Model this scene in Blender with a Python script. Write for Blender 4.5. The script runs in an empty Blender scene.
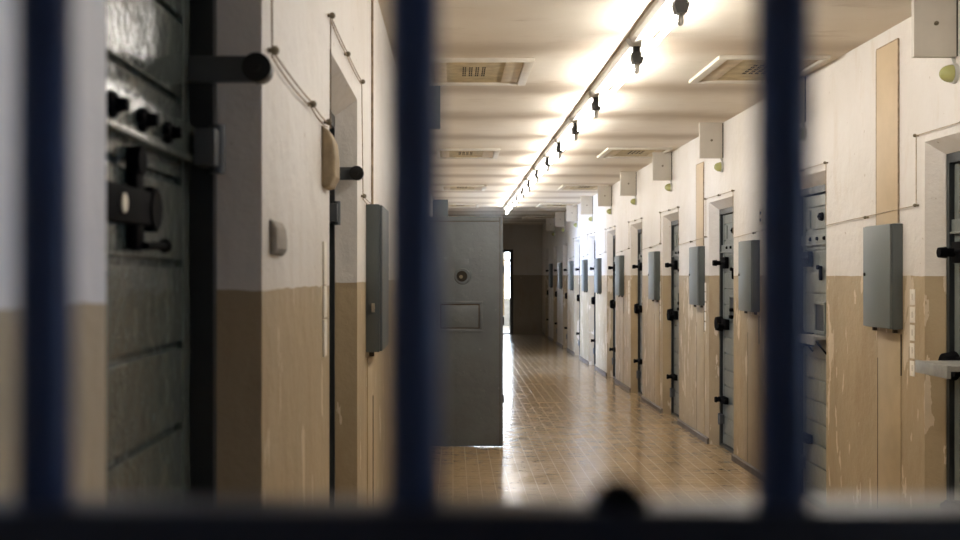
import bpy, bmesh, math, random
from mathutils import Vector, Matrix
random.seed(7)
C = bpy.context.scene.collection
PI = math.pi

# ------------------------------------------------------------------ measures
XR, XL, H = 2.27, -0.35, 2.78          # right wall, left wall, ceiling height (corridor runs along +Y)
Y0, Y1 = -3.0, 28.5
SPLIT_R, SPLIT_L = 1.495, 1.472

# ------------------------------------------------------------------ materials
def new_mat(name):
    m = bpy.data.materials.new(name); m.use_nodes = True
    nt = m.node_tree; nt.nodes.clear()
    out = nt.nodes.new('ShaderNodeOutputMaterial'); b = nt.nodes.new('ShaderNodeBsdfPrincipled')
    nt.links.new(b.outputs[0], out.inputs[0])
    return m, nt, b
def N(nt, t, **kw):
    n = nt.nodes.new(t)
    for k, v in kw.items():
        if k in n.inputs: n.inputs[k].default_value = v
        else: setattr(n, k, v)
    return n
def L(nt, a, b): nt.links.new(a, b)
def rgb(r, g, b): return (r, g, b, 1)
def ramp(nt, fac, stops):
    r = nt.nodes.new('ShaderNodeValToRGB'); e = r.color_ramp.elements
    e[0].position, e[0].color = stops[0][0], stops[0][1]
    e[1].position, e[1].color = stops[-1][0], stops[-1][1]
    for p, c in stops[1:-1]:
        q = e.new(p); q.color = c
    L(nt, fac, r.inputs[0]); return r.outputs[0]
def mix(nt, fac, a, b, mode='MIX'):
    m = nt.nodes.new('ShaderNodeMix'); m.data_type = 'RGBA'; m.blend_type = mode
    for s, v in ((0, fac), (6, a), (7, b)):
        if hasattr(v, 'is_linked'): L(nt, v, m.inputs[s])
        else: m.inputs[s].default_value = v
    return m.outputs[2]
def math_n(nt, op, a, b=0.0, clamp=False):
    m = nt.nodes.new('ShaderNodeMath'); m.operation = op; m.use_clamp = clamp
    for s, v in ((0, a), (1, b)):
        if hasattr(v, 'is_linked'): L(nt, v, m.inputs[s])
        else: m.inputs[s].default_value = v
    return m.outputs[0]
def pos(nt, scale=(1, 1, 1), obj=False):
    if obj:
        v = nt.nodes.new('ShaderNodeTexCoord').outputs['Object']
    else:
        v = nt.nodes.new('ShaderNodeNewGeometry').outputs['Position']
    mp = nt.nodes.new('ShaderNodeMapping'); mp.inputs['Scale'].default_value = scale
    L(nt, v, mp.inputs[0]); return mp.outputs[0]
def noise(nt, vec, scale, detail=4, rough=0.55):
    n = nt.nodes.new('ShaderNodeTexNoise'); L(nt, vec, n.inputs['Vector'])
    n.inputs['Scale'].default_value = scale; n.inputs['Detail'].default_value = detail; n.inputs['Roughness'].default_value = rough
    return n.outputs[0]
def bump(nt, b, h, strength, dist=0.01):
    n = nt.nodes.new('ShaderNodeBump'); n.inputs['Strength'].default_value = strength; n.inputs['Distance'].default_value = dist
    L(nt, h, n.inputs['Height']); L(nt, n.outputs[0], b.inputs['Normal'])

def wall_material(name, split, dark=1.0, wear=1.0, hi=(0.76, 0.72, 0.67), lo=(0.43, 0.335, 0.205)):
    m, nt, b = new_mat(name)
    p = pos(nt)
    sep = nt.nodes.new('ShaderNodeSeparateXYZ'); L(nt, p, sep.inputs[0])
    edge = noise(nt, p, 9, 3)
    z = math_n(nt, 'ADD', sep.outputs[2], math_n(nt, 'MULTIPLY', math_n(nt, 'SUBTRACT', edge, .5), .016))
    up = math_n(nt, 'GREATER_THAN', z, split)
    big = noise(nt, p, 1.3, 5)
    streak = noise(nt, pos(nt, (3.2, 3.2, .9)), 1.9, 6, .68)
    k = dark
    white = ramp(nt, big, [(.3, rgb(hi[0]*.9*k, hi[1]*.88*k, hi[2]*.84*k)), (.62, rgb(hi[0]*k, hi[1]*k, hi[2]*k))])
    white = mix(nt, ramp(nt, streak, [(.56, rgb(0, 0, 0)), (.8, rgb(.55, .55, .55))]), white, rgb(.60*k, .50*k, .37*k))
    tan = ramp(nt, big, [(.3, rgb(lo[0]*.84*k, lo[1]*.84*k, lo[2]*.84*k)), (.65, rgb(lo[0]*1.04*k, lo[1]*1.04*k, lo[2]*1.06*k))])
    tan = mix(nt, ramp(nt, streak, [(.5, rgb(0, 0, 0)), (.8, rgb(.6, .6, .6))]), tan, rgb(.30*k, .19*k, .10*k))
    # flaked white scratches in the lower paint
    fl = noise(nt, pos(nt, (7, 7, 2.0)), 1.6, 4, .55)
    gate = noise(nt, p, .9, 1)
    flm = math_n(nt, 'MULTIPLY', math_n(nt, 'GREATER_THAN', fl, .595 if wear > .5 else .63), math_n(nt, 'GREATER_THAN', gate, .42))
    tan = mix(nt, flm, tan, rgb(.62*k, .52*k, .38*k))
    sp = noise(nt, p, 26, 2, .5)
    spm = math_n(nt, 'GREATER_THAN', sp, .74)
    col = mix(nt, up, tan, white)
    col = mix(nt, math_n(nt, 'MULTIPLY', spm, .6), col, rgb(.33*k, .23*k, .13*k))
    # darker towards the floor
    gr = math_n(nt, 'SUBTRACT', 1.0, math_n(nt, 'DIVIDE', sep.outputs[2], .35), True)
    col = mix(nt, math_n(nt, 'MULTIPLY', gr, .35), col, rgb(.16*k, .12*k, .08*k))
    L(nt, col, b.inputs['Base Color'])
    b.inputs['Roughness'].default_value = .5
    b.inputs['Specular IOR Level'].default_value = .35
    h = math_n(nt, 'ADD', noise(nt, p, 14, 6, .6), math_n(nt, 'MULTIPLY', noise(nt, p, 2.5, 2), 1.5))
    bump(nt, b, h, .5, .014)
    return m
def simple(name, col, rough=.5, metal=0.0, var=.15, scale=8, bmp=.15, obj=True, spec=.5, bd=.004):
    m, nt, b = new_mat(name)
    p = pos(nt, obj=obj); n = noise(nt, p, scale, 5, .6)
    c = ramp(nt, n, [(.3, rgb(*[x*(1-var) for x in col])), (.7, rgb(*[min(1, x*(1+var)) for x in col]))])
    L(nt, c, b.inputs['Base Color']); b.inputs['Roughness'].default_value = rough
    b.inputs['Metallic'].default_value = metal; b.inputs['Specular IOR Level'].default_value = spec
    if bmp: bump(nt, b, noise(nt, p, scale*5, 4), bmp, bd)
    return m
def emis(name, col, st):
    m = bpy.data.materials.new(name); m.use_nodes = True; nt = m.node_tree; nt.nodes.clear()
    o = nt.nodes.new('ShaderNodeOutputMaterial'); e = nt.nodes.new('ShaderNodeEmission')
    e.inputs[0].default_value = rgb(*col); e.inputs[1].default_value = st; L(nt, e.outputs[0], o.inputs[0]); return m

M = {}
M['wall_r'] = wall_material('wall paint right', SPLIT_R)
M['wall_l'] = wall_material('wall paint left', SPLIT_L, wear=0)
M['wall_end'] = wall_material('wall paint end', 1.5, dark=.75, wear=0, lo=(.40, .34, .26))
M['cell'] = simple('cell plaster', (.7, .7, .68), .7, obj=False)
M['door'] = None
def door_paint(name, col, rough):
    m, nt, b = new_mat(name)
    p = pos(nt, obj=True)
    n = noise(nt, p, 3.0, 5, .6); s = noise(nt, p, 38, 2, .5)
    c = ramp(nt, n, [(.3, rgb(*[x*.82 for x in col])), (.7, rgb(*[x*1.12 for x in col]))])
    c = mix(nt, math_n(nt, 'GREATER_THAN', s, .74), c, rgb(*[x*1.9 for x in col]))
    L(nt, c, b.inputs['Base Color']); b.inputs['Roughness'].default_value = rough
    bump(nt, b, math_n(nt, 'ADD', noise(nt, p, 22, 3), math_n(nt, 'MULTIPLY', noise(nt, p, 90, 2), .3)), .5, .006)
    b.inputs['Specular IOR Level'].default_value = .7
    return m
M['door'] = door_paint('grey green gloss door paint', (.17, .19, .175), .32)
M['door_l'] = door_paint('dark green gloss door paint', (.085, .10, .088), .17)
M['door_open'] = door_paint('grey open door paint', (.095, .112, .125), .42)
M['frame'] = simple('dark steel frame paint', (.018, .022, .025), .4, var=.25)
M['frame_end'] = simple('end frame paint', (.03, .03, .03), .5)
M['iron'] = simple('black iron', (.004, .004, .005), .7, var=.3, spec=.03)
M['arm'] = simple('grey steel arm', (.07, .08, .09), .45)
M['rubber'] = simple('black rubber', (.012, .012, .012), .6)
M['box'] = simple('grey enclosure paint', (.125, .142, .138), .42, var=.08, scale=3, bmp=.08)
M['box_side'] = simple('dark grey enclosure side', (.085, .10, .10), .45, var=.08)
M['metal'] = simple('nickel metal', (.6, .58, .52), .3, metal=.9)
M['cream'] = simple('aged cream paint', (.56, .43, .27), .55, var=.08, scale=4, obj=False)
M['cover'] = simple('lower duct cover paint', (.42, .325, .198), .55, var=.12, scale=4, obj=False)
M['seam'] = simple('dark seam', (.05, .035, .02), .8)
M['flag'] = simple('off white box paint', (.56, .52, .45), .5, var=.07, scale=4)
M['flag_grey'] = simple('grey duct box paint', (.13, .15, .15), .5, var=.1, scale=4)
M['wire_r'] = simple('pale rusty wire', (.42, .33, .22), .6, var=.35, scale=30)
M['wire'] = simple('rusty wire', (.33, .24, .15), .6, var=.35, scale=30)
M['peg'] = simple('peg metal', (.2, .17, .12), .5, metal=.5)
M['white_card'] = simple('yellowed white card', (.85, .80, .70), .6, var=.08, scale=20)
M['wood_pad'] = simple('bare plaster lump', (.36, .28, .18), .8, var=.3, scale=14, bmp=.5)
M['grey_pad'] = simple('grey plaster lump', (.30, .27, .23), .8, var=.3, scale=14, bmp=.5)
M['vent_frame'] = simple('white painted vent frame', (.66, .61, .52), .45, var=.08)
M['vent_flap'] = simple('tan vent flap', (.58, .48, .33), .6, var=.15)
M['vent_plate'] = simple('yellowed vent plate', (.45, .36, .20), .6, var=.25, scale=10)
M['slot'] = simple('vent slot black', (.02, .015, .01), .9)
M['batten'] = simple('lamp batten enamel', (.62, .59, .53), .45, var=.06)
M['black_plastic'] = simple('black plastic', (.012, .012, .013), .35)
M['starter'] = simple('starter can', (.5, .48, .44), .35, var=.05)
M['tube'] = emis('lit fluorescent tube', (1.0, .96, .90), 80.0)
M['skirt'] = simple('dark skirting', (.11, .085, .065), .65, var=.3, obj=False)
M['glassdome'] = simple('olive glass dome', (.42, .42, .17), .12, var=.1)
M['dome_base'] = simple('dome base', (.5, .5, .46), .4)
M['hatch_dark'] = simple('hatch opening', (.02, .025, .035), .4)
M['flap'] = simple('worn grey flap', (.30, .30, .28), .4, var=.25, scale=10)
M['sky_blue'] = emis('daylit pane', (.65, .80, 1.0), 6.0)
M['sky_end'] = emis('daylit end pane', (.78, .88, 1.0), 18.0)
M['curtain'] = simple('tan curtain', (.5, .36, .2), .8)
M['socket'] = simple('cream socket plastic', (.55, .48, .38), .4)

# bars: dark navy gloss paint
M['bar'] = simple('navy gloss bar paint', (.018, .045, .14), .36, var=.2, scale=20, bmp=.25)
M['rail'] = simple('navy rail paint', (.012, .022, .055), .36, var=.2, scale=20, bmp=.2)

# ceiling
m, nt, b = new_mat('ceiling paint'); p = pos(nt)
big = noise(nt, p, .9, 5)
c = ramp(nt, big, [(.3, rgb(.70, .62, .50)), (.65, rgb(.82, .76, .66))])
st = noise(nt, pos(nt, (1, 3, 1)), 2.4, 6, .65)
c = mix(nt, ramp(nt, st, [(.58, rgb(0, 0, 0)), (.8, rgb(.5, .5, .5))]), c, rgb(.42, .31, .2))
# shade bands between the lamps, painted into the colour across the corridor
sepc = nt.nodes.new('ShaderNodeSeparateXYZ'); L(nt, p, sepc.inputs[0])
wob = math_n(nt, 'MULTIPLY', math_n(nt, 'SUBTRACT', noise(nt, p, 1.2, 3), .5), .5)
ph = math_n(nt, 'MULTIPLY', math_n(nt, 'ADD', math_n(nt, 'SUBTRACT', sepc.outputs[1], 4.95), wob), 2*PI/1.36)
shade_band = math_n(nt, 'POWER', math_n(nt, 'MULTIPLY', math_n(nt, 'ADD', math_n(nt, 'COSINE', ph), 1.0), .5), 3.0)
c = mix(nt, math_n(nt, 'MULTIPLY', shade_band, .75), c, rgb(.44, .35, .25))
L(nt, c, b.inputs['Base Color']); b.inputs['Roughness'].default_value = .6; b.inputs['Specular IOR Level'].default_value = .25
bump(nt, b, math_n(nt, 'ADD', noise(nt, p, 12, 4), math_n(nt, 'MULTIPLY', noise(nt, pos(nt, (.7, 1.2, 1)), 1.6, 3), 4)), .18, .012)
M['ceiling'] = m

# floor: small ochre tiles, worn gloss
m, nt, b = new_mat('ochre tile floor'); p = pos(nt)
br = nt.nodes.new('ShaderNodeTexBrick'); L(nt, p, br.inputs['Vector'])
br.offset = 0.0; br.inputs['Scale'].default_value = 1.0
br.inputs['Brick Width'].default_value = .1; br.inputs['Row Height'].default_value = .1
br.inputs['Mortar Size'].default_value = .0032; br.inputs['Mortar Smooth'].default_value = .2; br.inputs['Bias'].default_value = 0.0
br.inputs['Color1'].default_value = rgb(.34, .235, .125); br.inputs['Color2'].default_value = rgb(.41, .29, .165)
br.inputs['Mortar'].default_value = rgb(.60, .49, .34)
w = noise(nt, p, 1.1, 5)
c = mix(nt, ramp(nt, w, [(.35, rgb(0, 0, 0)), (.7, rgb(.45, .45, .45))]), br.outputs[0], rgb(.44, .32, .18))
fine = noise(nt, pos(nt, (22, 22, 1)), 1.0, 3)
c = mix(nt, math_n(nt, 'MULTIPLY', ramp(nt, fine, [(.45, rgb(0, 0, 0)), (.7, rgb(1, 1, 1))]), .3), c, rgb(.18, .10, .045))
L(nt, c, b.inputs['Base Color'])
rr = ramp(nt, noise(nt, p, 4, 5), [(.3, rgb(.12, .12, .12)), (.7, rgb(.24, .24, .24))]); L(nt, rr, b.inputs['Roughness'])
hh = math_n(nt, 'ADD', math_n(nt, 'MULTIPLY', br.outputs[1], -.12), math_n(nt, 'ADD', math_n(nt, 'MULTIPLY', noise(nt, pos(nt, (1, 1.8, 1)), 9, 2), 1.0), math_n(nt, 'MULTIPLY', noise(nt, pos(nt, (1, 2, 1)), 2.5, 2), 2)))
bump(nt, b, hh, .32, .006)
b.inputs['Specular IOR Level'].default_value = .75
M['floor'] = m
m, nt, b = new_mat('end room floor'); b.inputs['Base Color'].default_value = rgb(.4, .33, .26); b.inputs['Roughness'].default_value = .25
bump(nt, b, noise(nt, pos(nt), 8, 3), .2, .005); M['floor_end'] = m

# ------------------------------------------------------------------ mesh builder
class MB:
    def __init__(s): s.bm = bmesh.new(); s.mats = []
    def _mi(s, mat):
        if mat is None: return 0
        if mat not in s.mats: s.mats.append(mat)
        return s.mats.index(mat)
    def _fin(s, vs, mi):
        for f in {f for v in vs for f in v.link_faces}: f.material_index = mi
    def box(s, x0, x1, y0, y1, z0, z1, mat=None, bev=0.0):
        r = bmesh.ops.create_cube(s.bm, size=1)['verts']
        for v in r: v.co = Vector((x0 + (v.co.x+.5)*(x1-x0), y0 + (v.co.y+.5)*(y1-y0), z0 + (v.co.z+.5)*(z1-z0)))
        s._fin(r, s._mi(mat))
        if bev:
            es = list({e for v in r for e in v.link_edges})
            bmesh.ops.bevel(s.bm, geom=es, offset=bev, segments=2, affect='EDGES', profile=.6)
        return s
    def cyl(s, a, b, r0, r1=None, seg=16, mat=None, cap=True):
        a, b = Vector(a), Vector(b); d = b - a; r1 = r0 if r1 is None else r1
        q = d.to_track_quat('Z', 'Y').to_matrix().to_4x4()
        mt = Matrix.Translation((a+b)/2) @ q
        r = bmesh.ops.create_cone(s.bm, cap_ends=cap, segments=seg, radius1=r0, radius2=r1, depth=d.length, matrix=mt)['verts']
        s._fin(r, s._mi(mat)); return s
    def tube(s, pts, r, seg=6, mat=None):
        for a, b in zip(pts[:-1], pts[1:]): s.cyl(a, b, r, seg=seg, mat=mat)
        for p_ in pts[1:-1]: s.ball(p_, r*1.02, 6, 4, mat)
        return s
    def ball(s, c, r, u=16, v=10, mat=None, sc=(1, 1, 1)):
        mt = Matrix.Translation(c) @ Matrix.Diagonal((*sc, 1))
        q = bmesh.ops.create_uvsphere(s.bm, u_segments=u, v_segments=v, radius=r, matrix=mt)['verts']
        s._fin(q, s._mi(mat)); return s
    def prism(s, poly, axis, a, b, mat=None):
        """poly: list of 2D points; axis: 'x','y','z' extrusion axis from a to b"""
        def mk(p_, t):
            return {'x': (t, p_[0], p_[1]), 'y': (p_[0], t, p_[1]), 'z': (p_[0], p_[1], t)}[axis]
        A = [s.bm.verts.new(mk(p_, a)) for p_ in poly]; B = [s.bm.verts.new(mk(p_, b)) for p_ in poly]
        n = len(poly); fs = [s.bm.faces.new(A), s.bm.faces.new(B)]
        for i in range(n): fs.append(s.bm.faces.new((A[i], A[(i+1) % n], B[(i+1) % n], B[i])))
        mi = s._mi(mat)
        for f in fs: f.material_index = mi
        return s
    def quad(s, pts, mat=None):
        f = s.bm.faces.new([s.bm.verts.new(p_) for p_ in pts]); f.material_index = s._mi(mat); return s
    def build(s, name, mat=None, parent=None, loc=None, smooth=True, flipx=False, recalc=True):
        if flipx:
            for v in s.bm.verts: v.co.x = -v.co.x
        if recalc: bmesh.ops.recalc_face_normals(s.bm, faces=s.bm.faces)
        me = bpy.data.meshes.new(name); s.bm.to_mesh(me); s.bm.free()
        if not s.mats: s.mats = [mat]
        for x in s.mats: me.materials.append(x if x else mat)
        if smooth:
            for p_ in me.polygons: p_.use_smooth = True
            me.set_sharp_from_angle(angle=math.radians(24))
        o = bpy.data.objects.new(name, me); C.objects.link(o)
        if parent: o.parent = parent
        if loc: o.location = loc
        return o
def tag(o, label, cat, group=None, kind=None):
    o['label'] = label; o['category'] = cat
    if group: o['group'] = group
    if kind: o['kind'] = kind
    return o
def empty(name, loc=(0, 0, 0)):
    o = bpy.data.objects.new(name, None); C.objects.link(o); o.location = loc; o.empty_display_size = .1; return o
def struct(o, label=None, cat=None):
    o['kind'] = 'structure'
    if label: o['label'] = label; o['category'] = cat
    return o
def copy_tree(o, parent=None):
    c_ = o.copy(); C.objects.link(c_); c_.parent = parent
    for ch in list(o.children): copy_tree(ch, c_)
    return c_
ORD = ['first', 'second', 'third', 'fourth', 'fifth', 'sixth', 'seventh', 'eighth', 'ninth', 'tenth', 'eleventh', 'twelfth', 'thirteenth', 'fourteenth', 'fifteenth', 'sixteenth', 'seventeenth', 'eighteenth']

# ------------------------------------------------------------------ room shell
R_FAR = [.99, 3.19, 5.39, 7.68, 9.93, 12.12, 14.3, 16.5, 18.7, 20.9, 23.1, 25.3, 27.5]
R_OPEN = [(f-.87, f) for f in R_FAR]
R_OPEN[12] = (26.64, 27.5)
L_OPEN = [(1.13, 2.05), (3.17, 4.09), (7.4, 8.32), (9.82, 10.74), (11.95, 12.87), (14.1, 15.02), (17.3, 18.22), (19.5, 20.42), (21.4, 22.32), (23.5, 24.42), (25.6, 26.52)]
L_DAY = {3: 1, 6: 1, 7: 1}          # open cells with a window behind
OT = 2.14                  # opening top at wall face
def side_wall(xw, s, opens, dep, splay, mat, name):
    """s=+1: wall to the right (recess goes to +x); the wall is a solid slab .30 thick with splayed openings"""
    mb = MB(); TH = .30
    x0, xd, x1 = xw, xw + s*dep, xw + s*TH
    ys = [Y0] + [v for o_ in opens for v in o_] + [Y1]
    for i in range(0, len(ys), 2):                 # piers
        a, b_ = ys[i], ys[i+1]
        a2 = a - (splay if i > 0 else 0); b2 = b_ + (splay if i < len(ys)-2 else 0)
        mb.prism([(x0, a), (x0, b_), (xd, b2), (x1, b2), (x1, a2), (xd, a2)], 'z', 0, OT, mat)
    for a, b_ in opens:                            # splayed head of each opening
        zi = OT - .065
        v = [(x0, a, OT), (x0, b_, OT), (xd, b_-0.0, zi), (xd, a, zi)]
        mb.prism([(x0, OT), (xd, zi), (x1, zi), (x1, OT)], 'y', a, b_, mat)
    mb.box(min(x0, x1), max(x0, x1), Y0, Y1, OT, H, mat)
    return struct(mb.build(name, mat, smooth=False))
# note: splay narrows the opening towards the door
side_wall(XR, 1, R_OPEN, .075, .06, M['wall_r'], 'wall_right')
side_wall(XL, -1, L_OPEN, .080, .02, M['wall_l'], 'wall_left')
mb = MB(); mb.box(XL-.3, XR+.3, Y0-.2, Y1+.2, -.15, 0, M['floor']); struct(mb.build('floor', smooth=False))
# the ceiling: flat slab, its cross shading painted in the material
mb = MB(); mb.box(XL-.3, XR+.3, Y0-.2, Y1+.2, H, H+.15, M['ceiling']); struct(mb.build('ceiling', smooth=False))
# wall behind the camera, end wall with doorway
mb = MB(); mb.box(XL-.3, XR+.3, Y0-.2, Y0, 0, H, M['wall_l']); struct(mb.build('wall_back', smooth=False))
DX0, DX1, DT = .55, 1.50, 2.12
mb = MB()
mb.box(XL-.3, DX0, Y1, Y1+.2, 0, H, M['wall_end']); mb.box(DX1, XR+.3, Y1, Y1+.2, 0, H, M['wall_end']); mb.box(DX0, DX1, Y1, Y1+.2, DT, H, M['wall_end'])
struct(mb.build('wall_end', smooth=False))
dr = empty('door_23', ((DX0+DX1)/2, Y1, 0)); struct(dr, 'dark framed open doorway in the brown end wall, daylight behind', 'doorway')
mb = MB()
w2 = (DX1-DX0)/2
mb.box(-w2-.02, -w2+.05, -.03, .15, 0, DT+.03); mb.box(w2-.05, w2+.03, -.03, .15, 0, DT+.03); mb.box(-w2+.05, w2-.05, -.03, .15, DT-.04, DT+.03)
mb.build('door_frame', M['frame_end'], dr, smooth=False)
mb = MB(); mb.box(-w2+.05, w2-.05, 0, .15, 0.0, .02); mb.build('threshold', M['frame_end'], dr, smooth=False)
# room beyond the doorway
YE = Y1+.2
mb = MB(); mb.box(-1.2, 3.2, YE, YE+4.6, -.15, 0); struct(mb.build('floor_beyond', M['floor_end'], smooth=False))
mb = MB(); mb.box(-1.2, 3.2, YE, YE+4.6, H, H+.1); struct(mb.build('ceiling_beyond', M['cell'], smooth=False))
mb = MB()
mb.box(-1.2, .4, YE+4.4, YE+4.6, 0, H); mb.box(2.6, 3.2, YE+4.4, YE+4.6, 0, H); mb.box(.4, 2.6, YE+4.4, YE+4.6, 0, .75); mb.box(.4, 2.6, YE+4.4, YE+4.6, 2.5, H)
struct(mb.build('wall_beyond_back', M['cell'], smooth=False))
mb = MB(); mb.box(-1.3, -1.2, YE, YE+4.6, 0, H); struct(mb.build('wall_beyond_left', M['cell'], smooth=False))
mb = MB(); mb.box(3.2, 3.3, YE, YE+4.6, 0, H); struct(mb.build('wall_beyond_right', M['cell'], smooth=False))
wn = empty('window_3', (1.5, YE+4.45, .75)); struct(wn)
mb = MB(); mb.box(-1.1, 1.1, .02, .03, 0, 1.75); mb.build('pane', M['sky_end'], wn, smooth=False)
mb = MB()
for a in (-1.1, -.03, 1.04): mb.box(a, a+.06, -.05, .03, 0, 1.75)
for a in (0, 1.15, 1.69): mb.box(-1.1, 1.1, -.05, .03, a, a+.06)
mb.build('window_frame', M['vent_frame'], wn, smooth=False)
cu = MB(); pts = []
for i in range(25): pts.append((i*.011, .03*math.sin(i*1.1)))
for i in range(24):
    a, b_ = pts[i], pts[i+1]
    cu.prism([(a[0], a[1]), (b_[0], b_[1]), (b_[0], b_[1]+.01), (a[0], a[1]+.01)], 'z', .35, 1.95)
o = cu.build('curtain', M['curtain'], loc=(1.20, YE+3.2, 0)); tag(o, 'tan curtain hanging in the bright room beyond the end doorway', 'curtain')

# open cells, lit by their windows
def cell(o_, n, s=-1, power=100, xw=XL):
    a, b_ = o_; cy = (a+b_)/2; y0, y1 = cy-.95, cy+.95; xo, xi = xw+s*.30, xw+s*3.1
    names = 'wall_cell_%s_' % {1: 'near', 2: 'middle', 5: 'far', 4: 'right'}[n]
    X0, X1 = min(xi, xo), max(xi, xo)
    mb = MB(); mb.box(X0, X1, y0, y1, -.1, 0); struct(mb.build('floor_cell_%d' % n, M['floor_end'], smooth=False))  # number 4 is the added unseen cell
    mb = MB(); mb.box(X0, X1, y0, y1, H-.1, H); struct(mb.build('ceiling_cell_%d' % n, M['cell'], smooth=False))  # number 4 is the added unseen cell
    mb = MB(); mb.box(X0, X1, y0-.1, y0, 0, H); struct(mb.build(names+'front', M['cell'], smooth=False))
    mb = MB(); mb.box(X0, X1, y1, y1+.1, 0, H); struct(mb.build(names+'rear', M['cell'], smooth=False))
    mb = MB(); u0, u1 = sorted((xi, xi+s*.2))
    for q in ((y0, cy-.6, 0, H), (cy+.6, y1, 0, H), (cy-.6, cy+.6, 0, .8), (cy-.6, cy+.6, 2.3, H)): mb.box(u0, u1, *q)
    struct(mb.build(names+'outer', M['cell'], smooth=False))
    wn = empty('window_%d' % n, (xi+s*.1, cy, .8)); struct(wn)
    mb = MB(); mb.box(-.005, .005, -.6, .6, 0, 1.5); mb.build('pane', M['sky_blue'], wn, smooth=False)
    mb = MB()
    for q in (-.6, -.02, .56): mb.box(-.03, .03, q, q+.04, 0, 1.5)
    for q in (0, .95, 1.46): mb.box(-.03, .03, -.6, .6, q, q+.04)
    mb.build('window_frame', M['vent_frame'], wn, smooth=False)
    ld = bpy.data.lights.new('cell_window_light', 'AREA'); ld.shape = 'RECTANGLE'; ld.size = 1.2; ld.size_y = 1.5
    ld.energy = power; ld.color = (.42, .60, 1.0)
    lo = bpy.data.objects.new('cell_window_light', ld); C.objects.link(lo); lo.location = (xi-s*.05, cy, 1.55)
    lo.rotation_euler = (0, s*PI/2, 0)
cell(L_OPEN[3], 1, power=40); cell(L_OPEN[6], 2, power=650); cell(L_OPEN[7], 5, power=650); cell(R_OPEN[0], 4, s=1, power=75, xw=XR)  # last cell is unseen, added on the right to light the gate bars

# skirting, one run per pier
def skirting(xw, s, opens, side):
    ys = [Y0] + [v for o_ in opens for v in o_] + [Y1]
    mb = MB()
    for i in range(0, len(ys), 2):
        a, b_ = ys[i], ys[i+1]
        x0, x1 = sorted((xw+s*.02, xw-s*.018))
        mb.prism([(xw-s*.018, 0), (xw-s*.018, .045), (xw-s*.006, .055), (xw+s*.02, .055), (xw+s*.02, 0)], 'y', a-.0, b_+.0)
    struct(mb.build('baseboard_'+side, M['skirt'], smooth=False))
skirting(XR, 1, R_OPEN, 'right'); skirting(XL, -1, L_OPEN, 'left')

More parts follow.
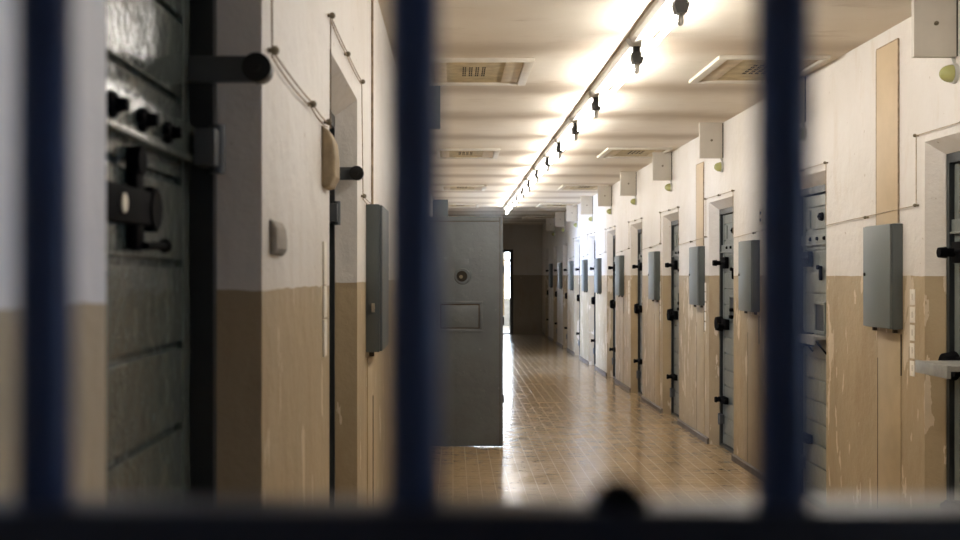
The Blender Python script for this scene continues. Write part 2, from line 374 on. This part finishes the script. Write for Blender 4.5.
# ------------------------------------------------------------------ cell doors
# local frame: origin on the wall face at the middle of the opening, x = out into the corridor, y = along corridor, z up.
def bolt_parts(root, yfar, style, flip):
    pass
def make_door(root, hw, leafmat, fx, left=False, flap=False):
    FW = .03
    """hw: half width of the clear opening at the frame; fx: flip x for the right wall"""
    T = OT - .065
    fr = MB()
    fr.box(-.20, -.078, -hw, -hw+FW, 0, T); fr.box(-.20, -.078, hw-FW, hw, 0, T); fr.box(-.20, -.078, -hw+FW, hw-FW, T-.045, T)
    fr.box(-.20, -.078, -hw+FW, hw-FW, 0, .02)
    fr.build('door_frame', M['frame'], root, flipx=fx, smooth=False)
    a, b_, z0, z1, xf = -hw+FW+.005, hw-FW-.005, .025, T-.05, (-.118 if left else -.100)
    lf = MB()
    lf.box(xf-.04, xf-.012, a, b_, z0, z1)
    lf.box(xf-.012, xf, a, a+.045, z0, z1, bev=.002); lf.box(xf-.012, xf, b_-.05, b_, z0, z1, bev=.002)
    gr = [1.94 - .14*k for k in range(14)]
    gr = [g for g in gr if z0 + .05 < g < z1 - .03]
    ed = [z1] + gr + [z0]
    for t_, u_ in zip(ed[:-1], ed[1:]):
        lf.box(xf-.012, xf-.001, a+.047, b_-.052, u_+.006, t_-.006, bev=.003)
    lf.build('leaf', leafmat, root, flipx=fx, smooth=False)
    bd = MB(); bd.box(xf, xf+.012, a+.005, b_+.02, 1.702, 1.762, bev=.003); bd.box(xf, xf+.02, a+.005, b_+.02, 1.694, 1.704, bev=.002)
    band = bd.build('cross_band', leafmat, root, flipx=fx)
    for q in ((-.10, .05, .195) if left else (-.16, -.02, .12)):
        kb = MB()
        if left:
            kb.cyl((xf+.008, q, 1.727), (xf+.02, q, 1.727), .020, .017); kb.cyl((xf+.02, q, 1.727), (xf+.036, q, 1.727), .011, .009); kb.cyl((xf+.015, q-.028, 1.727), (xf+.015, q+.028, 1.727), .008)
        else:
            kb.cyl((xf+.012, q+.02, 1.735), (xf+.024, q+.02, 1.735), .013, .010)
        kb.build('knob', M['iron'], band, flipx=fx)
    # hinge on the far side
    for zz in ((1.69, 1.755),) if left else ((.2, .28),):
        hg = MB(); hg.box(-.10, -.062, hw-.09, hw+.004, zz[0], zz[1], bev=.004); hg.cyl((-.068, hw-.045, zz[0]-.01), (-.068, hw-.045, zz[1]+.01), .014)
        hg.build('hinge', M['arm'], root, flipx=fx)
    if left:
        # roller stop arm
        am = MB(); am.box(-.15, .0, hw-.05, hw-.03, 1.842, 1.888, bev=.004); am.cyl((.005, hw-.055, 1.865), (.005, hw-.02, 1.865), .0235, seg=24)
        ao = am.build('stop_arm', M['arm'], root, flipx=fx)
        rl = MB(); rl.cyl((.005, hw-.066, 1.865), (.005, hw-.054, 1.865), .0255, seg=28); rl.cyl((.005, hw-.070, 1.865), (.005, hw-.066, 1.865), .008)
        rl.build('rubber_roller', M['rubber'], ao, flipx=fx)
        # big lock
        lk = MB(); lk.box(xf, xf+.022, -.19, .09, 1.572, 1.624, bev=.006); lk.cyl((xf, .09, 1.598), (xf+.025, .09, 1.598), .030, seg=20)
        for k in range(10):
            an = 2*PI*k/10; lk.box(xf+.008, xf+.022, .09+.030*math.cos(an)-.005, .09+.030*math.cos(an)+.005, 1.598+.030*math.sin(an)-.005, 1.598+.030*math.sin(an)+.005)
        lk.box(xf, xf+.018, .01, .05, 1.535, 1.665, bev=.008)
        lk.cyl((xf+.0, .03, 1.665), (xf+.020, .03, 1.665), .022)
        lo = lk.build('lock', M['iron'], root, flipx=fx)
        hd = MB(); hd.cyl((xf+.022, .03, 1.542), (xf+.022, .14, 1.545), .006); hd.ball((xf+.022, .145, 1.545), .011); hd.build('bolt_handle', M['iron'], lo, flipx=fx)
        ds = MB(); ds.cyl((xf+.022, -.075, 1.598), (xf+.025, -.075, 1.598), .013, seg=20); ds.build('keyhole_plate', M['metal'], lo, flipx=fx)
    else:
        # spyhole window panel with round cover
        sp = MB()
        for (ya, yb, za, zb) in ((-.17, .19, 1.925, 1.937), (-.17, .19, 1.80, 1.812), (-.17, -.158, 1.81, 1.93), (.178, .19, 1.81, 1.93)): sp.box(xf, xf+.006, ya, yb, za, zb)
        spo = sp.build('panel_trim', leafmat, root, flipx=fx)
        cv = MB(); cv.cyl((xf, -.06, 1.875), (xf+.022, -.06, 1.875), .028, .024, seg=20); cv.ball((xf+.022, -.06, 1.875), .012); cv.build('spyhole_cover', M['iron'], root, flipx=fx)
        # upper sliding bolt near the far jamb
        for (zz, big) in ((1.605, 1), (.415, 0)):
            bt = MB()
            bt.box(xf, xf+.035, .13, .30, zz-.05*(.6+.4*big), zz+.05*(.6+.4*big), bev=.005)
            bt.cyl((xf+.03, .27, zz), (-.015 if big else -.03, .27, zz), .020, seg=16); bt.cyl((-.03, .27, zz), (.005 if big else -.012, .27, zz), .027, .024, seg=20)
            bt.cyl((xf+.03, .1, zz+.005), (xf+.03, .36, zz+.005), .013)
            bt.build('sliding_bolt', M['iron'], root, flipx=fx)
        lc = MB(); lc.box(xf, xf+.02, -.07, -.035, 1.465, 1.56, bev=.01); lc.cyl((xf+.02, -.052, 1.55), (xf+.035, -.052, 1.55), .015); lc.build('key_cover', M['iron'], root, flipx=fx)
        # main lock with round plate
        ml = MB(); ml.cyl((xf+.02, .29, 1.075), (xf+.075, .29, 1.075), .068, .058, seg=28); ml.box(xf, xf+.04, .10, .33, 1.03, 1.12, bev=.006); ml.cyl((xf+.04, .15, 1.06), (xf+.09, .15, 1.06), .02, .026)
        ml.build('main_lock', M['iron'], root, flipx=fx)
        # food hatch
        fh = MB(); fh.box(xf, xf+.003, -.12, .06, 1.14, 1.31); ho = fh.build('food_hatch', M['hatch_dark'], root, flipx=fx)
        ft = MB()
        for (ya, yb, za, zb) in ((-.135, .075, 1.31, 1.325), (-.135, .075, 1.125, 1.14), (-.135, -.12, 1.14, 1.31), (.06, .075, 1.14, 1.31)): ft.box(xf, xf+.012, ya, yb, za, zb)
        ft.build('hatch_frame', leafmat, ho, flipx=fx)
        if flap:
            fl = MB(); fl.box(xf, .165 if flap == 2 else .0, -.19, .13, 1.088, 1.112 if flap == 1 else 1.112, bev=.004)
            fl.box((.165 if flap == 2 else 0.0)-.012, .17 if flap == 2 else .005, -.195, .135, 1.058, 1.114, bev=.003)
            fl.build('hatch_flap', M['flap'], root, flipx=fx)
            br_ = MB()
            br_.tube([(xf+.01, -.17, 1.0), (-.02, -.17, 1.085)], .006); br_.tube([(xf+.01, .1, 1.0), (-.02, .1, 1.085)], .006)
            br_.build('flap_bracket', M['iron'], root, flipx=fx)
        else:
            kk = MB()
            kk.box(xf, xf+.03, -.05, .0, 1.19, 1.22, bev=.004); kk.box(xf, xf+.035, -.07, .0, 1.13, 1.16, bev=.004); kk.build('hatch_latch', M['iron'], root, flipx=fx)

def mid(o_): return (o_[0]+o_[1])/2
hwR, hwL = .435-.06-.001, .46-.02-.001
proto = empty('door_1', (XR, 0, 0)); make_door(proto, hwR, M['door'], True)
flap1 = empty('door_2', (XR, 0, 0)); make_door(flap1, hwR, M['door'], True, flap=2)
flap2 = empty('door_3', (XR, 0, 0)); make_door(flap2, hwR, M['door'], True, flap=1)
rl = ['right edge of the photo, food flap folded out over the corridor', 'just right of the right-hand gate bar, with short hatch ledge', 'just left of the right-hand gate bar']
first = True
for i, o_ in enumerate(R_OPEN[2:]):
    if i == 0: d = flap1
    elif i == 1: d = flap2
    elif first: d = proto; first = False
    else: d = copy_tree(proto)
    d.name = 'door_%d' % (i+1)
    d.location = (XR, mid(o_), 0)
    struct(d, 'grey-green steel cell door in right wall, ' + (rl[i] if i < 3 else ORD[i] + ' along from the camera'), 'door')
d = copy_tree(proto); d.name = 'door_24'; d.location = (XR, mid(R_OPEN[1]), 0); struct(d)
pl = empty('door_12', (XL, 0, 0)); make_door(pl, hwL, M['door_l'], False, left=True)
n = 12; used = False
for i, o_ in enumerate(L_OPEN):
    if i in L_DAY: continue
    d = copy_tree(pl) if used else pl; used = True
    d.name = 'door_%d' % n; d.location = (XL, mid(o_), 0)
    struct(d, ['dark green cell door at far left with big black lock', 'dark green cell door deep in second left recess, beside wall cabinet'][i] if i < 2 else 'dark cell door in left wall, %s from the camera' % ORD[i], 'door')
    n += 1

# the open grey door standing across the left half of the corridor
YD = 9.77
od = empty('cell_door', (XL+.01, YD, 0)); tag(od, 'open grey steel cell door standing square across the corridor', 'door'); od['kind'] = 'thing'
W = .436 - XL - .01
mb = MB(); mb.box(.0, W, 0, .05, .006, 2.01, bev=.004); mb.build('leaf', M['door_open'], od)
mb = MB()
mb.box(0, W-.03, -.006, .0, .05, 1.965, bev=.002)
mb.build('face_sheet', M['door_open'], od)
mb = MB(); mb.box(W-.030, W-.0245, -.0065, 0, .02, 2.005); mb.box(0, W-.03, -.0065, 0, 1.966, 1.972); mb.build('sheet_seam', M['seam'], od, smooth=False)
for (xx, zz, q) in [(x_, 1.715, .0075) for x_ in (.12, .25, .42, .59, .75)] + [(x_, z_, .004) for x_ in (.52, .66) for z_ in (1.64, 1.56)]:
    mb = MB(); mb.cyl((xx, -.012, zz), (xx, -.006, zz), q, seg=10); mb.build('rivet', M['door_open'], od)
mb = MB(); mb.box(.355, .475, -.010, -.006, 1.50, 1.64, bev=.002); mb.cyl((.422, -.018, 1.49), (.422, -.006, 1.49), .066, .072, seg=28)
pp = mb.build('peephole_plate', M['door_open'], od)
mb = MB(); mb.cyl((.418, -.024, 1.49), (.418, -.016, 1.49), .044, .048, seg=24); mb.build('peephole', M['slot'], pp)
mb = MB(); mb.cyl((.41, -.028, 1.485), (.41, -.02, 1.485), .016, seg=16); mb.build('peephole_glass', M['peg'], pp)
mb = MB()
mb.box(.20, .60, -.014, -.006, 1.250, 1.272, bev=.002); mb.box(.20, .60, -.014, -.006, 1.0, 1.03, bev=.002); mb.box(.575, .60, -.014, -.006, 1.03, 1.25, bev=.002); mb.box(.20, .225, -.014, -.006, 1.03, 1.25, bev=.002)
hf = mb.build('hatch_frame', M['door_open'], od)
mb = MB(); mb.box(.228, .572, -.0075, -.006, 1.033, 1.247); mb.build('hatch_gap', M['seam'], hf, smooth=False)
mb = MB(); mb.box(.236, .562, -.013, -.006, 1.042, 1.236, bev=.002); mb.build('hatch_panel', M['door_open'], hf)
for zz in (1.55, 1.10, .42):
    mb = MB(); mb.box(W-.002, W+.010, .012, .038, zz-.035, zz+.035, bev=.003); mb.build('bolt_keep', M['iron'], od)
for zz in (.3, 1.7):
    mb = MB(); mb.cyl((-.0, .03, zz-.06), (-.0, .03, zz+.06), .012); mb.build('hinge', M['arm'], od)

# ------------------------------------------------------------------ electric cabinets
def cabinet(w_, h_, d_, fx, keypos):
    r = empty('wall_cabinet')
    mb = MB(); mb.box(0, d_-.008, 0, w_, 0, h_, bev=.003); mb.build('housing', M['box_side'], r, flipx=fx)
    mb = MB(); mb.box(d_-.007, d_+.004, .004, w_-.004, .004, h_-.004, bev=.003); dd = mb.build('cabinet_door', M['box'], r, flipx=fx)
    mb = MB()
    if keypos == 'side': mb.cyl((.03, 0, h_*.30), (.03, -.01, h_*.30), .007); mb.box(.024, .036, -.014, -.008, h_*.27, h_*.33)
    else: mb.cyl((d_+.004, w_-.03, h_*.52), (d_+.010, w_-.03, h_*.52), .009)
    mb.build('lock', M['metal'] if keypos == 'side' else M['slot'], dd, flipx=fx)
    for q in (.04, w_-.06):
        mb = MB(); mb.box(.01, .03, q, q+.02, -.02, .0); mb.build('mounting_foot', M['seam'], r, flipx=fx, smooth=False)
    return r
BOX_R = [5.65, 8.28, 10.09, 12.27, 14.85, 17.1, 18.85, 21.05, 23.25, 25.45]
cp = cabinet(.375, .535, .062, True, 'front')
cl = ['near the right edge of the photo, below a tan panel', 'tucked just left of the right gate bar', 'right of the third gap between doors, under a tan strip']
for i, y in enumerate(BOX_R):
    r = cp if i == 0 else copy_tree(cp)
    r.location = (XR, y, 1.225)
    tag(r, 'flat grey steel cabinet on right wall, ' + (['nearest the camera, under a tan panel', 'close beside the right-hand gate bar', 'third away, just beyond the third cell door'][i] if i < 3 else ORD[i] + ' counting away from camera'), 'cabinet', 'grey cabinets along the right wall')
r = cabinet(.44, .595, .062, False, 'side'); r.location = (XL, 4.5, 1.19)
tag(r, 'tall grey steel cabinet on left wall beyond the second recess', 'cabinet')

# tan duct covers above cabinets, seamed covers below
for (a, b_, z0, z1, lab) in ((5.70, 5.985, 1.765, 2.70, 'tall tan panel on white wall above the nearest right cabinet'), (10.13, 10.42, 1.765, 2.52, 'narrow tan panel above the third cabinet of the right wall')):
    e = empty('duct_cover', (XR, a, z0)); tag(e, lab, 'panel')
    mb = MB(); mb.box(-.008, .0, 0, b_-a, 0, z1-z0, bev=.002); mb.build('panel', M['cream'], e)
    mb = MB(); mb.box(-.0085, 0, -.006, .0, 0, z1-z0); mb.box(-.0085, 0, b_-a, b_-a+.007, 0, z1-z0); mb.box(-.0085, 0, 0, b_-a, z1-z0, z1-z0+.006); mb.build('edge_seam', M['wire'], e, smooth=False)
for i, y in enumerate(BOX_R[:5]):
    e = empty('duct_cover', (XR, y+.02, .06)); tag(e, 'beige seamed cover strip running down from ' + ['the nearest right-wall cabinet', 'the cabinet beside the right gate bar', 'the third right-wall cabinet', 'the fourth right-wall cabinet', 'the fifth right-wall cabinet'][i], 'panel', 'cover strips under the right wall cabinets')
    mb = MB(); mb.box(-.005, 0, 0, .30, 0, 1.14, bev=.001); mb.build('panel', M['cover'], e)
    mb = MB(); mb.box(-.0055, 0, .30, .308, 0, 1.0); mb.box(-.0055, 0, -.006, 0.0, .93, 1.14); mb.build('edge_seam', M['seam'], e, smooth=False)
e = empty('duct_cover', (XL, 4.55, .06)); tag(e, 'beige cover strip with dark seam below the left cabinet', 'panel')
mb = MB(); mb.box(0, .004, 0, .28, 0, 1.10, bev=.001); mb.build('panel', M['cover'], e)
mb = MB(); mb.box(0, .006, .28, .295, 0, .92); mb.build('edge_seam', M['seam'], e, smooth=False)

# ------------------------------------------------------------------ ceiling boxes and dome lamps
def flag_box(fx, mat, pr=.2):
    r = empty('ceiling_box')
    mb = MB(); mb.box(.008, pr, 0, .03, -.30, 0, bev=.003); mb.build('housing', mat, r, flipx=fx)
    mb = MB(); mb.cyl((.10, -.008, -.15), (.10, 0, -.15), .010, seg=12); mb.cyl((.10, -.02, -.15), (.10, -.006, -.15), .004); mb.build('screw', M['peg'], r, flipx=fx)
    mb = MB(); mb.box(0, .008, .005, .025, -.295, -.005); mb.build('shadow_gap', M['slot'], r, flipx=fx, smooth=False)  # black strip standing in for the shadow gap against the wall
    return r
def dome(fx):
    r = empty('dome_lamp')
    mb = MB(); mb.cyl((0, 0, 0), (.018, 0, 0), .046, .044, seg=24); mb.cyl((.0, 0, .04), (.012, 0, .075), .008); mb.build('lamp_base', M['dome_base'], r, flipx=fx)
    mb = MB(); mb.ball((.018, 0, 0), .04, 24, 14, sc=(1.35, 1, 1)); mb.build('glass_dome', M['glassdome'], r, flipx=fx)
    return r
fb, dm = flag_box(True, M['flag']), dome(True)
YF = [5.03, 7.2, 9.4, 11.6, 13.85, 16.0, 18.15, 20.4, 22.7, 24.9]
for i, y in enumerate(YF):
    where = ['at the top right corner', 'half behind the right gate bar', 'left of the right gate bar'][i] if i < 3 else ORD[i] + ' from the camera'
    r = fb if i == 0 else copy_tree(fb)
    r.location = (XR, y, H); tag(r, 'off-white square box high on right wall, ' + where, 'box', 'off-white boxes where right wall meets ceiling')
    r = dm if i == 0 else copy_tree(dm)
    r.location = (XR, y+.03, 2.41); tag(r, 'small olive glass dome lamp under ceiling box, ' + where, 'lamp', 'dome lamps on the right wall')
fl = flag_box(False, M['flag_grey'], .265)
for i, y in enumerate((7.5, 19.0)):
    r = fl if i == 0 else copy_tree(fl)
    r.location = (XL, y, H); tag(r, ['grey box under ceiling on left wall beside middle gate bar', 'small grey box under ceiling just above the open door'][i], 'box')

# ------------------------------------------------------------------ ceiling vents
def vent(mirror):
    r = empty('ceiling_vent')
    w_, l_ = .65, .85
    mb = MB()
    mb.box(0, w_, 0, .035, -.022, 0, bev=.003); mb.box(0, w_, l_-.035, l_, -.022, 0, bev=.003)
    mb.box(0, .03, .035, l_-.035, -.022, 0, bev=.003); mb.box(w_-.055, w_, .035, l_-.035, -.022, 0, bev=.003)
    mb.build('vent_frame', M['vent_frame'], r, flipx=mirror)
    mb = MB(); mb.box(.03, w_-.055, .035, l_-.035, -.006, 0); pl_ = mb.build('plate', M['vent_plate'], r, flipx=mirror, smooth=False)
    mb = MB(); mb.box(w_-.165, w_-.057, .06, l_-.06, -.012, -.006, bev=.002); mb.build('flap', M['vent_flap'], pl_, flipx=mirror)
    mb = MB(); mb.box(.055, .13, .06, l_-.06, -.010, -.006, bev=.001); mb.box(.06, .12, .29, .31, -.012, -.009, mat=M['slot']); mb.mats[0] = M['vent_flap']
    mb.build('end_plate', M['vent_flap'], pl_, flipx=mirror)
    mb = MB()
    for g in range(4):
        for k in range(5):
            for c_ in range(2):
                xx = .23+g*.04+c_*.013
                mb.box(xx, xx+.008, .27+k*.065, .31+k*.065, -.0075, -.006)
    mb.build('slots', M['slot'], pl_, flipx=mirror, smooth=False)
    return r
vl, vr = vent(False), vent(True)
for i, y in enumerate((6.6, 11.3, 15.9, 20.05, 24.4)):
    for side, (pr, x) in enumerate(((vl, -.17), (vr, 2.20))):
        r = pr if i == 0 else copy_tree(pr)
        r.location = (x, y+(.0 if side == 0 else -.08), H)
        tag(r, 'white framed yellowed vent in ceiling, %s of the lamps, %s from the camera' % (('left', 'right')[side], ORD[i]), 'vent', 'framed ceiling vents')

# ------------------------------------------------------------------ fluorescent lamps
LY = [2.15, 3.5, 4.87, 6.03, 7.75, 9.05, 10.42, 11.7, 13.15, 14.55, 15.9, 17.2, 18.5, 19.8, 21.1]
XT = 1.0
for i in range(len(LY)-1):
    y, ln = LY[i], LY[i+1]-LY[i]
    r = empty('fluorescent_lamp', (XT, y, H))
    k_ = i - 2
    lab = 'lit fluorescent tube lamp on ceiling, ' + ('overhead, above the top edge of the picture' if k_ < 0 else ['nearest in view, cut by top edge', 'second whole one from the top edge', 'third from the top edge'][k_] if k_ < 3 else ORD[k_] + ' of the row away from camera')
    tag(r, lab, 'lamp', 'row of ceiling tube lamps')
    mb = MB(); mb.prism([(-.062, 0), (-.062, -.030), (-.045, -.052), (.028, -.052), (.042, -.030), (.042, 0)], 'y', .01, ln-.09); mb.build('batten', M['batten'], r, smooth=False)
    mb = MB(); mb.cyl((0, .06, -.132), (0, ln-.20, -.132), .0135, seg=12); mb.build('tube', M['tube'], r)
    mb = MB(); mb.prism([(-.038, -.085), (-.04, -.105), (-.030, -.142), (.014, -.142), (.024, -.105), (.022, -.085)], 'y', -.02, .04); mb.box(-.03, .005, -.01, .03, -.09, -.05); mb.box(-.012, .012, .035, .062, -.135, -.10)
    hd = mb.build('tube_holder', M['black_plastic'], r, smooth=False)
    mb = MB(); mb.cyl((-.008, .01, -.142), (-.008, .01, -.185), .0135, seg=16); mb.ball((-.008, .01, -.185), .0115, 14, 8); mb.build('starter', M['starter'], hd)
    mb = MB(); mb.box(-.018, .012, ln-.20, ln-.17, -.14, -.055, bev=.004); mb.build('end_socket', M['batten'], r)

# ------------------------------------------------------------------ alarm wires
def wire_obj(pts, label, x, off, pegs, r=.0035, strands=1, sag=0):
    e = empty('alarm_wire', (x, pts[0][0], 0)); y0 = pts[0][0]
    mb = MB()
    for s_ in range(strands):
        P_ = []
        for (a, b_) in zip(pts[:-1], pts[1:]):
            nseg = 6 if abs(a[0]-b_[0]) > .3 else 1
            for k in range(nseg):
                t = k/nseg
                sg = (sag*(1+s_*1.2))*4*t*(1-t)
                P_.append((off, a[0]+(b_[0]-a[0])*t-y0, a[1]+(b_[1]-a[1])*t-sg - .012*s_))
        P_.append((off, pts[-1][0]-y0, pts[-1][1]-.012*s_))
        mb.tube(P_, r, 6)
    mb.build('wire', M['wire_r'] if x > 0 else M['wire'], e)
    for (y, z) in pegs:
        mb = MB(); mb.cyl((0, y-y0, z), (off*1.6, y-y0, z), .005); mb.ball((off*1.6, y-y0, z), .009, 10, 6); mb.build('peg', M['peg'], e)
    tag(e, label, 'wire', 'alarm wires round the doors')
ZW = 1.81
for i, (a, b_) in enumerate(R_OPEN[2:10]):
    nx = R_OPEN[i+3][0]-.03; t_ = 2.18; f = b_+.07
    pts = [(a-.03, ZW), (a-.03, t_), (f, t_), (f, ZW+.03), (nx, ZW-.01)]
    wire_obj(pts, 'thin rusty wire over %s right cell door and along wall' % ORD[i], XR, -.012, [(a-.03, t_), (mid((a, b_)), t_-.003), (f, t_), (f, ZW+.03), (mid((f, nx)), ZW+.005)], r=.0026)
wire_obj([(1.0, 1.9), (1.0, 2.22), (2.10, 2.22), (2.12, 1.925), (2.70, 1.918), (3.05, 1.915)], 'sagging double wire beside the nearest left door', XL, .008, [(2.12, 1.925), (2.70, 1.912), (3.04, 1.915)], r=.0018, strands=2, sag=.004)
wire_obj([(3.13, 1.92), (3.13, 2.225), (3.60, 2.22), (4.2, 2.225), (4.26, 1.80), (5.0, 1.80), (5.25, 1.78)], 'rusty double wire framing second left recess', XL, .008, [(3.13, 2.225), (3.60, 2.21), (4.2, 2.225), (4.26, 1.80), (5.0, 1.80)], r=.0018, strands=2, sag=.003)
e = MB(); e.tube([(0.006, 0, 1.79), (0.006, 0, H-.01)], .005, 8); o = e.build('conduit', M['wire'], loc=(XL, 4.78, 0)); tag(o, 'thin tan conduit rising from left cabinet to ceiling', 'conduit')
e = empty('wall_socket', (XR, 8.22, 1.93)); tag(e, 'small black-dotted socket on right wall above a cabinet', 'socket')
mb = MB(); mb.box(-.012, 0, -.05, .05, -.06, .06, bev=.003); pl_ = mb.build('cover_plate', M['socket'], e)
mb = MB(); mb.cyl((-.016, 0, .025), (-.012, 0, .025), .014, seg=12); mb.cyl((-.016, 0, -.025), (-.012, 0, -.025), .014, seg=12); mb.build('holes', M['slot'], pl_)

# ------------------------------------------------------------------ card strips beside doors
for i, (a, b_) in enumerate(R_OPEN[2:7]):
    e = empty('card_strip', (XR, b_+.115, 1.0)); tag(e, 'column of small worn white cards stuck beyond the %s right door' % ORD[i], 'cards', 'white card columns beside right doors')
    for k in range(5):
        mb = MB(); mb.box(-.003, .002, random.uniform(-.004, .004), .055, k*.088, k*.088+.078+random.uniform(-.004, .004), bev=.001); c_ = mb.build('card', M['white_card'], e)
        if i < 2:
            mb = MB(); mb.box(-.0035, -.003, .022, .028, k*.088+.025, k*.088+.055); mb.build('print_mark', M['wire'], c_, smooth=False)
e = empty('card_strip', (XL, 3.0, 1.28)); tag(e, 'narrow worn white strip on corner of second left recess', 'strip')
for k, (z0, z1) in enumerate(((0, .10), (.105, .19), (.195, .31))):
    mb = MB(); mb.box(-.002, .006, 0, .06, z0, z1, bev=.002); mb.build('strip_piece', M['white_card'], e)
for (y, z, pr, mt, lab, hh_) in ((2.98, 1.815, .036, 'wood_pad', 'tan plaster lump sticking out beside second left recess', .165), (2.13, 1.572, .016, 'grey_pad', 'small grey plaster lump on left wall near first door', .07)):
    s_ = hh_/.165
    mb = MB(); poly = [(0, -.082*s_), (.022*s_, -.078*s_), (pr, -.05*s_), (pr, .0), (pr*.85, .045*s_), (pr*.5, .072*s_), (0, .085*s_)]
    mb.prism(poly, 'y', 0, .13); o = mb.build('wall_lump', M[mt], loc=(XL, y, z), smooth=False); tag(o, lab, 'lump')
    bv = o.modifiers.new('b', 'BEVEL'); bv.width = .006; bv.segments = 2

# ------------------------------------------------------------------ barred gate in front of the camera
YB = .32; G = .8
g = empty('barred_gate', (0, YB, 0)); tag(g, 'dark navy barred gate right in front of the camera', 'gate')
for k in range(-2, 11):
    xx = (-.0139 + .1317*k)*G
    if xx < XL+.02 or xx > 1.1: continue
    mb = MB(); mb.cyl((xx, 0, .02), (xx, 0, 2.30), .0079, seg=28); mb.build('bar', M['bar'], g)
for (za, zb) in ((1.38, 1.435), (.02, .07), (2.26, 2.31)):
    mb = MB(); mb.box(XL+.012, 1.12, -.0095, .0095, za, zb, bev=.002); mb.build('rail', M['rail'], g)
mb = MB(); mb.cyl((.0475, .0, 1.433), (.0475, 0, 1.4375), .0095, seg=6); mb.ball((.0475, 0, 1.4375), .0065, sc=(1, 1, .7)); mb.build('rail_nut', M['iron'], g)
mb = MB(); mb.box(XL, XL+.015, -.012, .012, .0, 2.34); mb.box(1.12, 1.135, -.012, .012, 0, 2.34); mb.box(XL, 1.135, -.012, .012, 2.31, 2.34); mb.build('gate_frame', M['rail'], g, smooth=False)

# ------------------------------------------------------------------ light
def area(name, loc, rot, sx, sy, e_, col):
    ld = bpy.data.lights.new(name, 'AREA'); ld.shape = 'RECTANGLE'; ld.size = sx; ld.size_y = sy; ld.energy = e_; ld.color = col
    o = bpy.data.objects.new(name, ld); C.objects.link(o); o.location = loc; o.rotation_euler = rot; return o
area('fill_behind_camera', (1.6, -2.7, 1.6), (PI/2, 0, 0), 1.0, 1.4, 1.5, (.8, .9, 1.0))  # unseen fill lamp added to light the bars, no window modelled here
area('end_window_light', (1.5, YE+4.2, 1.6), (-PI/2, 0, 0), 2.0, 1.6, 60, (.8, .9, 1.0))
wd = bpy.data.worlds.new('World'); bpy.context.scene.world = wd; wd.use_nodes = True
wd.node_tree.nodes['Background'].inputs[0].default_value = (.6, .7, .9, 1); wd.node_tree.nodes['Background'].inputs[1].default_value = .02

# ------------------------------------------------------------------ camera
cd = bpy.data.cameras.new('camera'); cam = bpy.data.objects.new('camera', cd); C.objects.link(cam)
cam.location = (0, 0, 1.5); cam.rotation_euler = (PI/2, 0, 0)
cd.sensor_width = 36; cd.lens = 42; cd.shift_x = 27/960; cd.shift_y = 5/960
cd.clip_start = .02; cd.clip_end = 100
cd.dof.use_dof = True; cd.dof.focus_distance = 7.0; cd.dof.aperture_fstop = 4.8
sc = bpy.context.scene; sc.camera = cam
sc.view_settings.view_transform = 'Standard'; sc.view_settings.look = 'None'; sc.view_settings.exposure = 0.0
sc.cycles.use_denoising = True
sc.cycles.max_bounces = 8; sc.cycles.diffuse_bounces = 5; sc.cycles.glossy_bounces = 4
sc.cycles.sample_clamp_indirect = 6.0
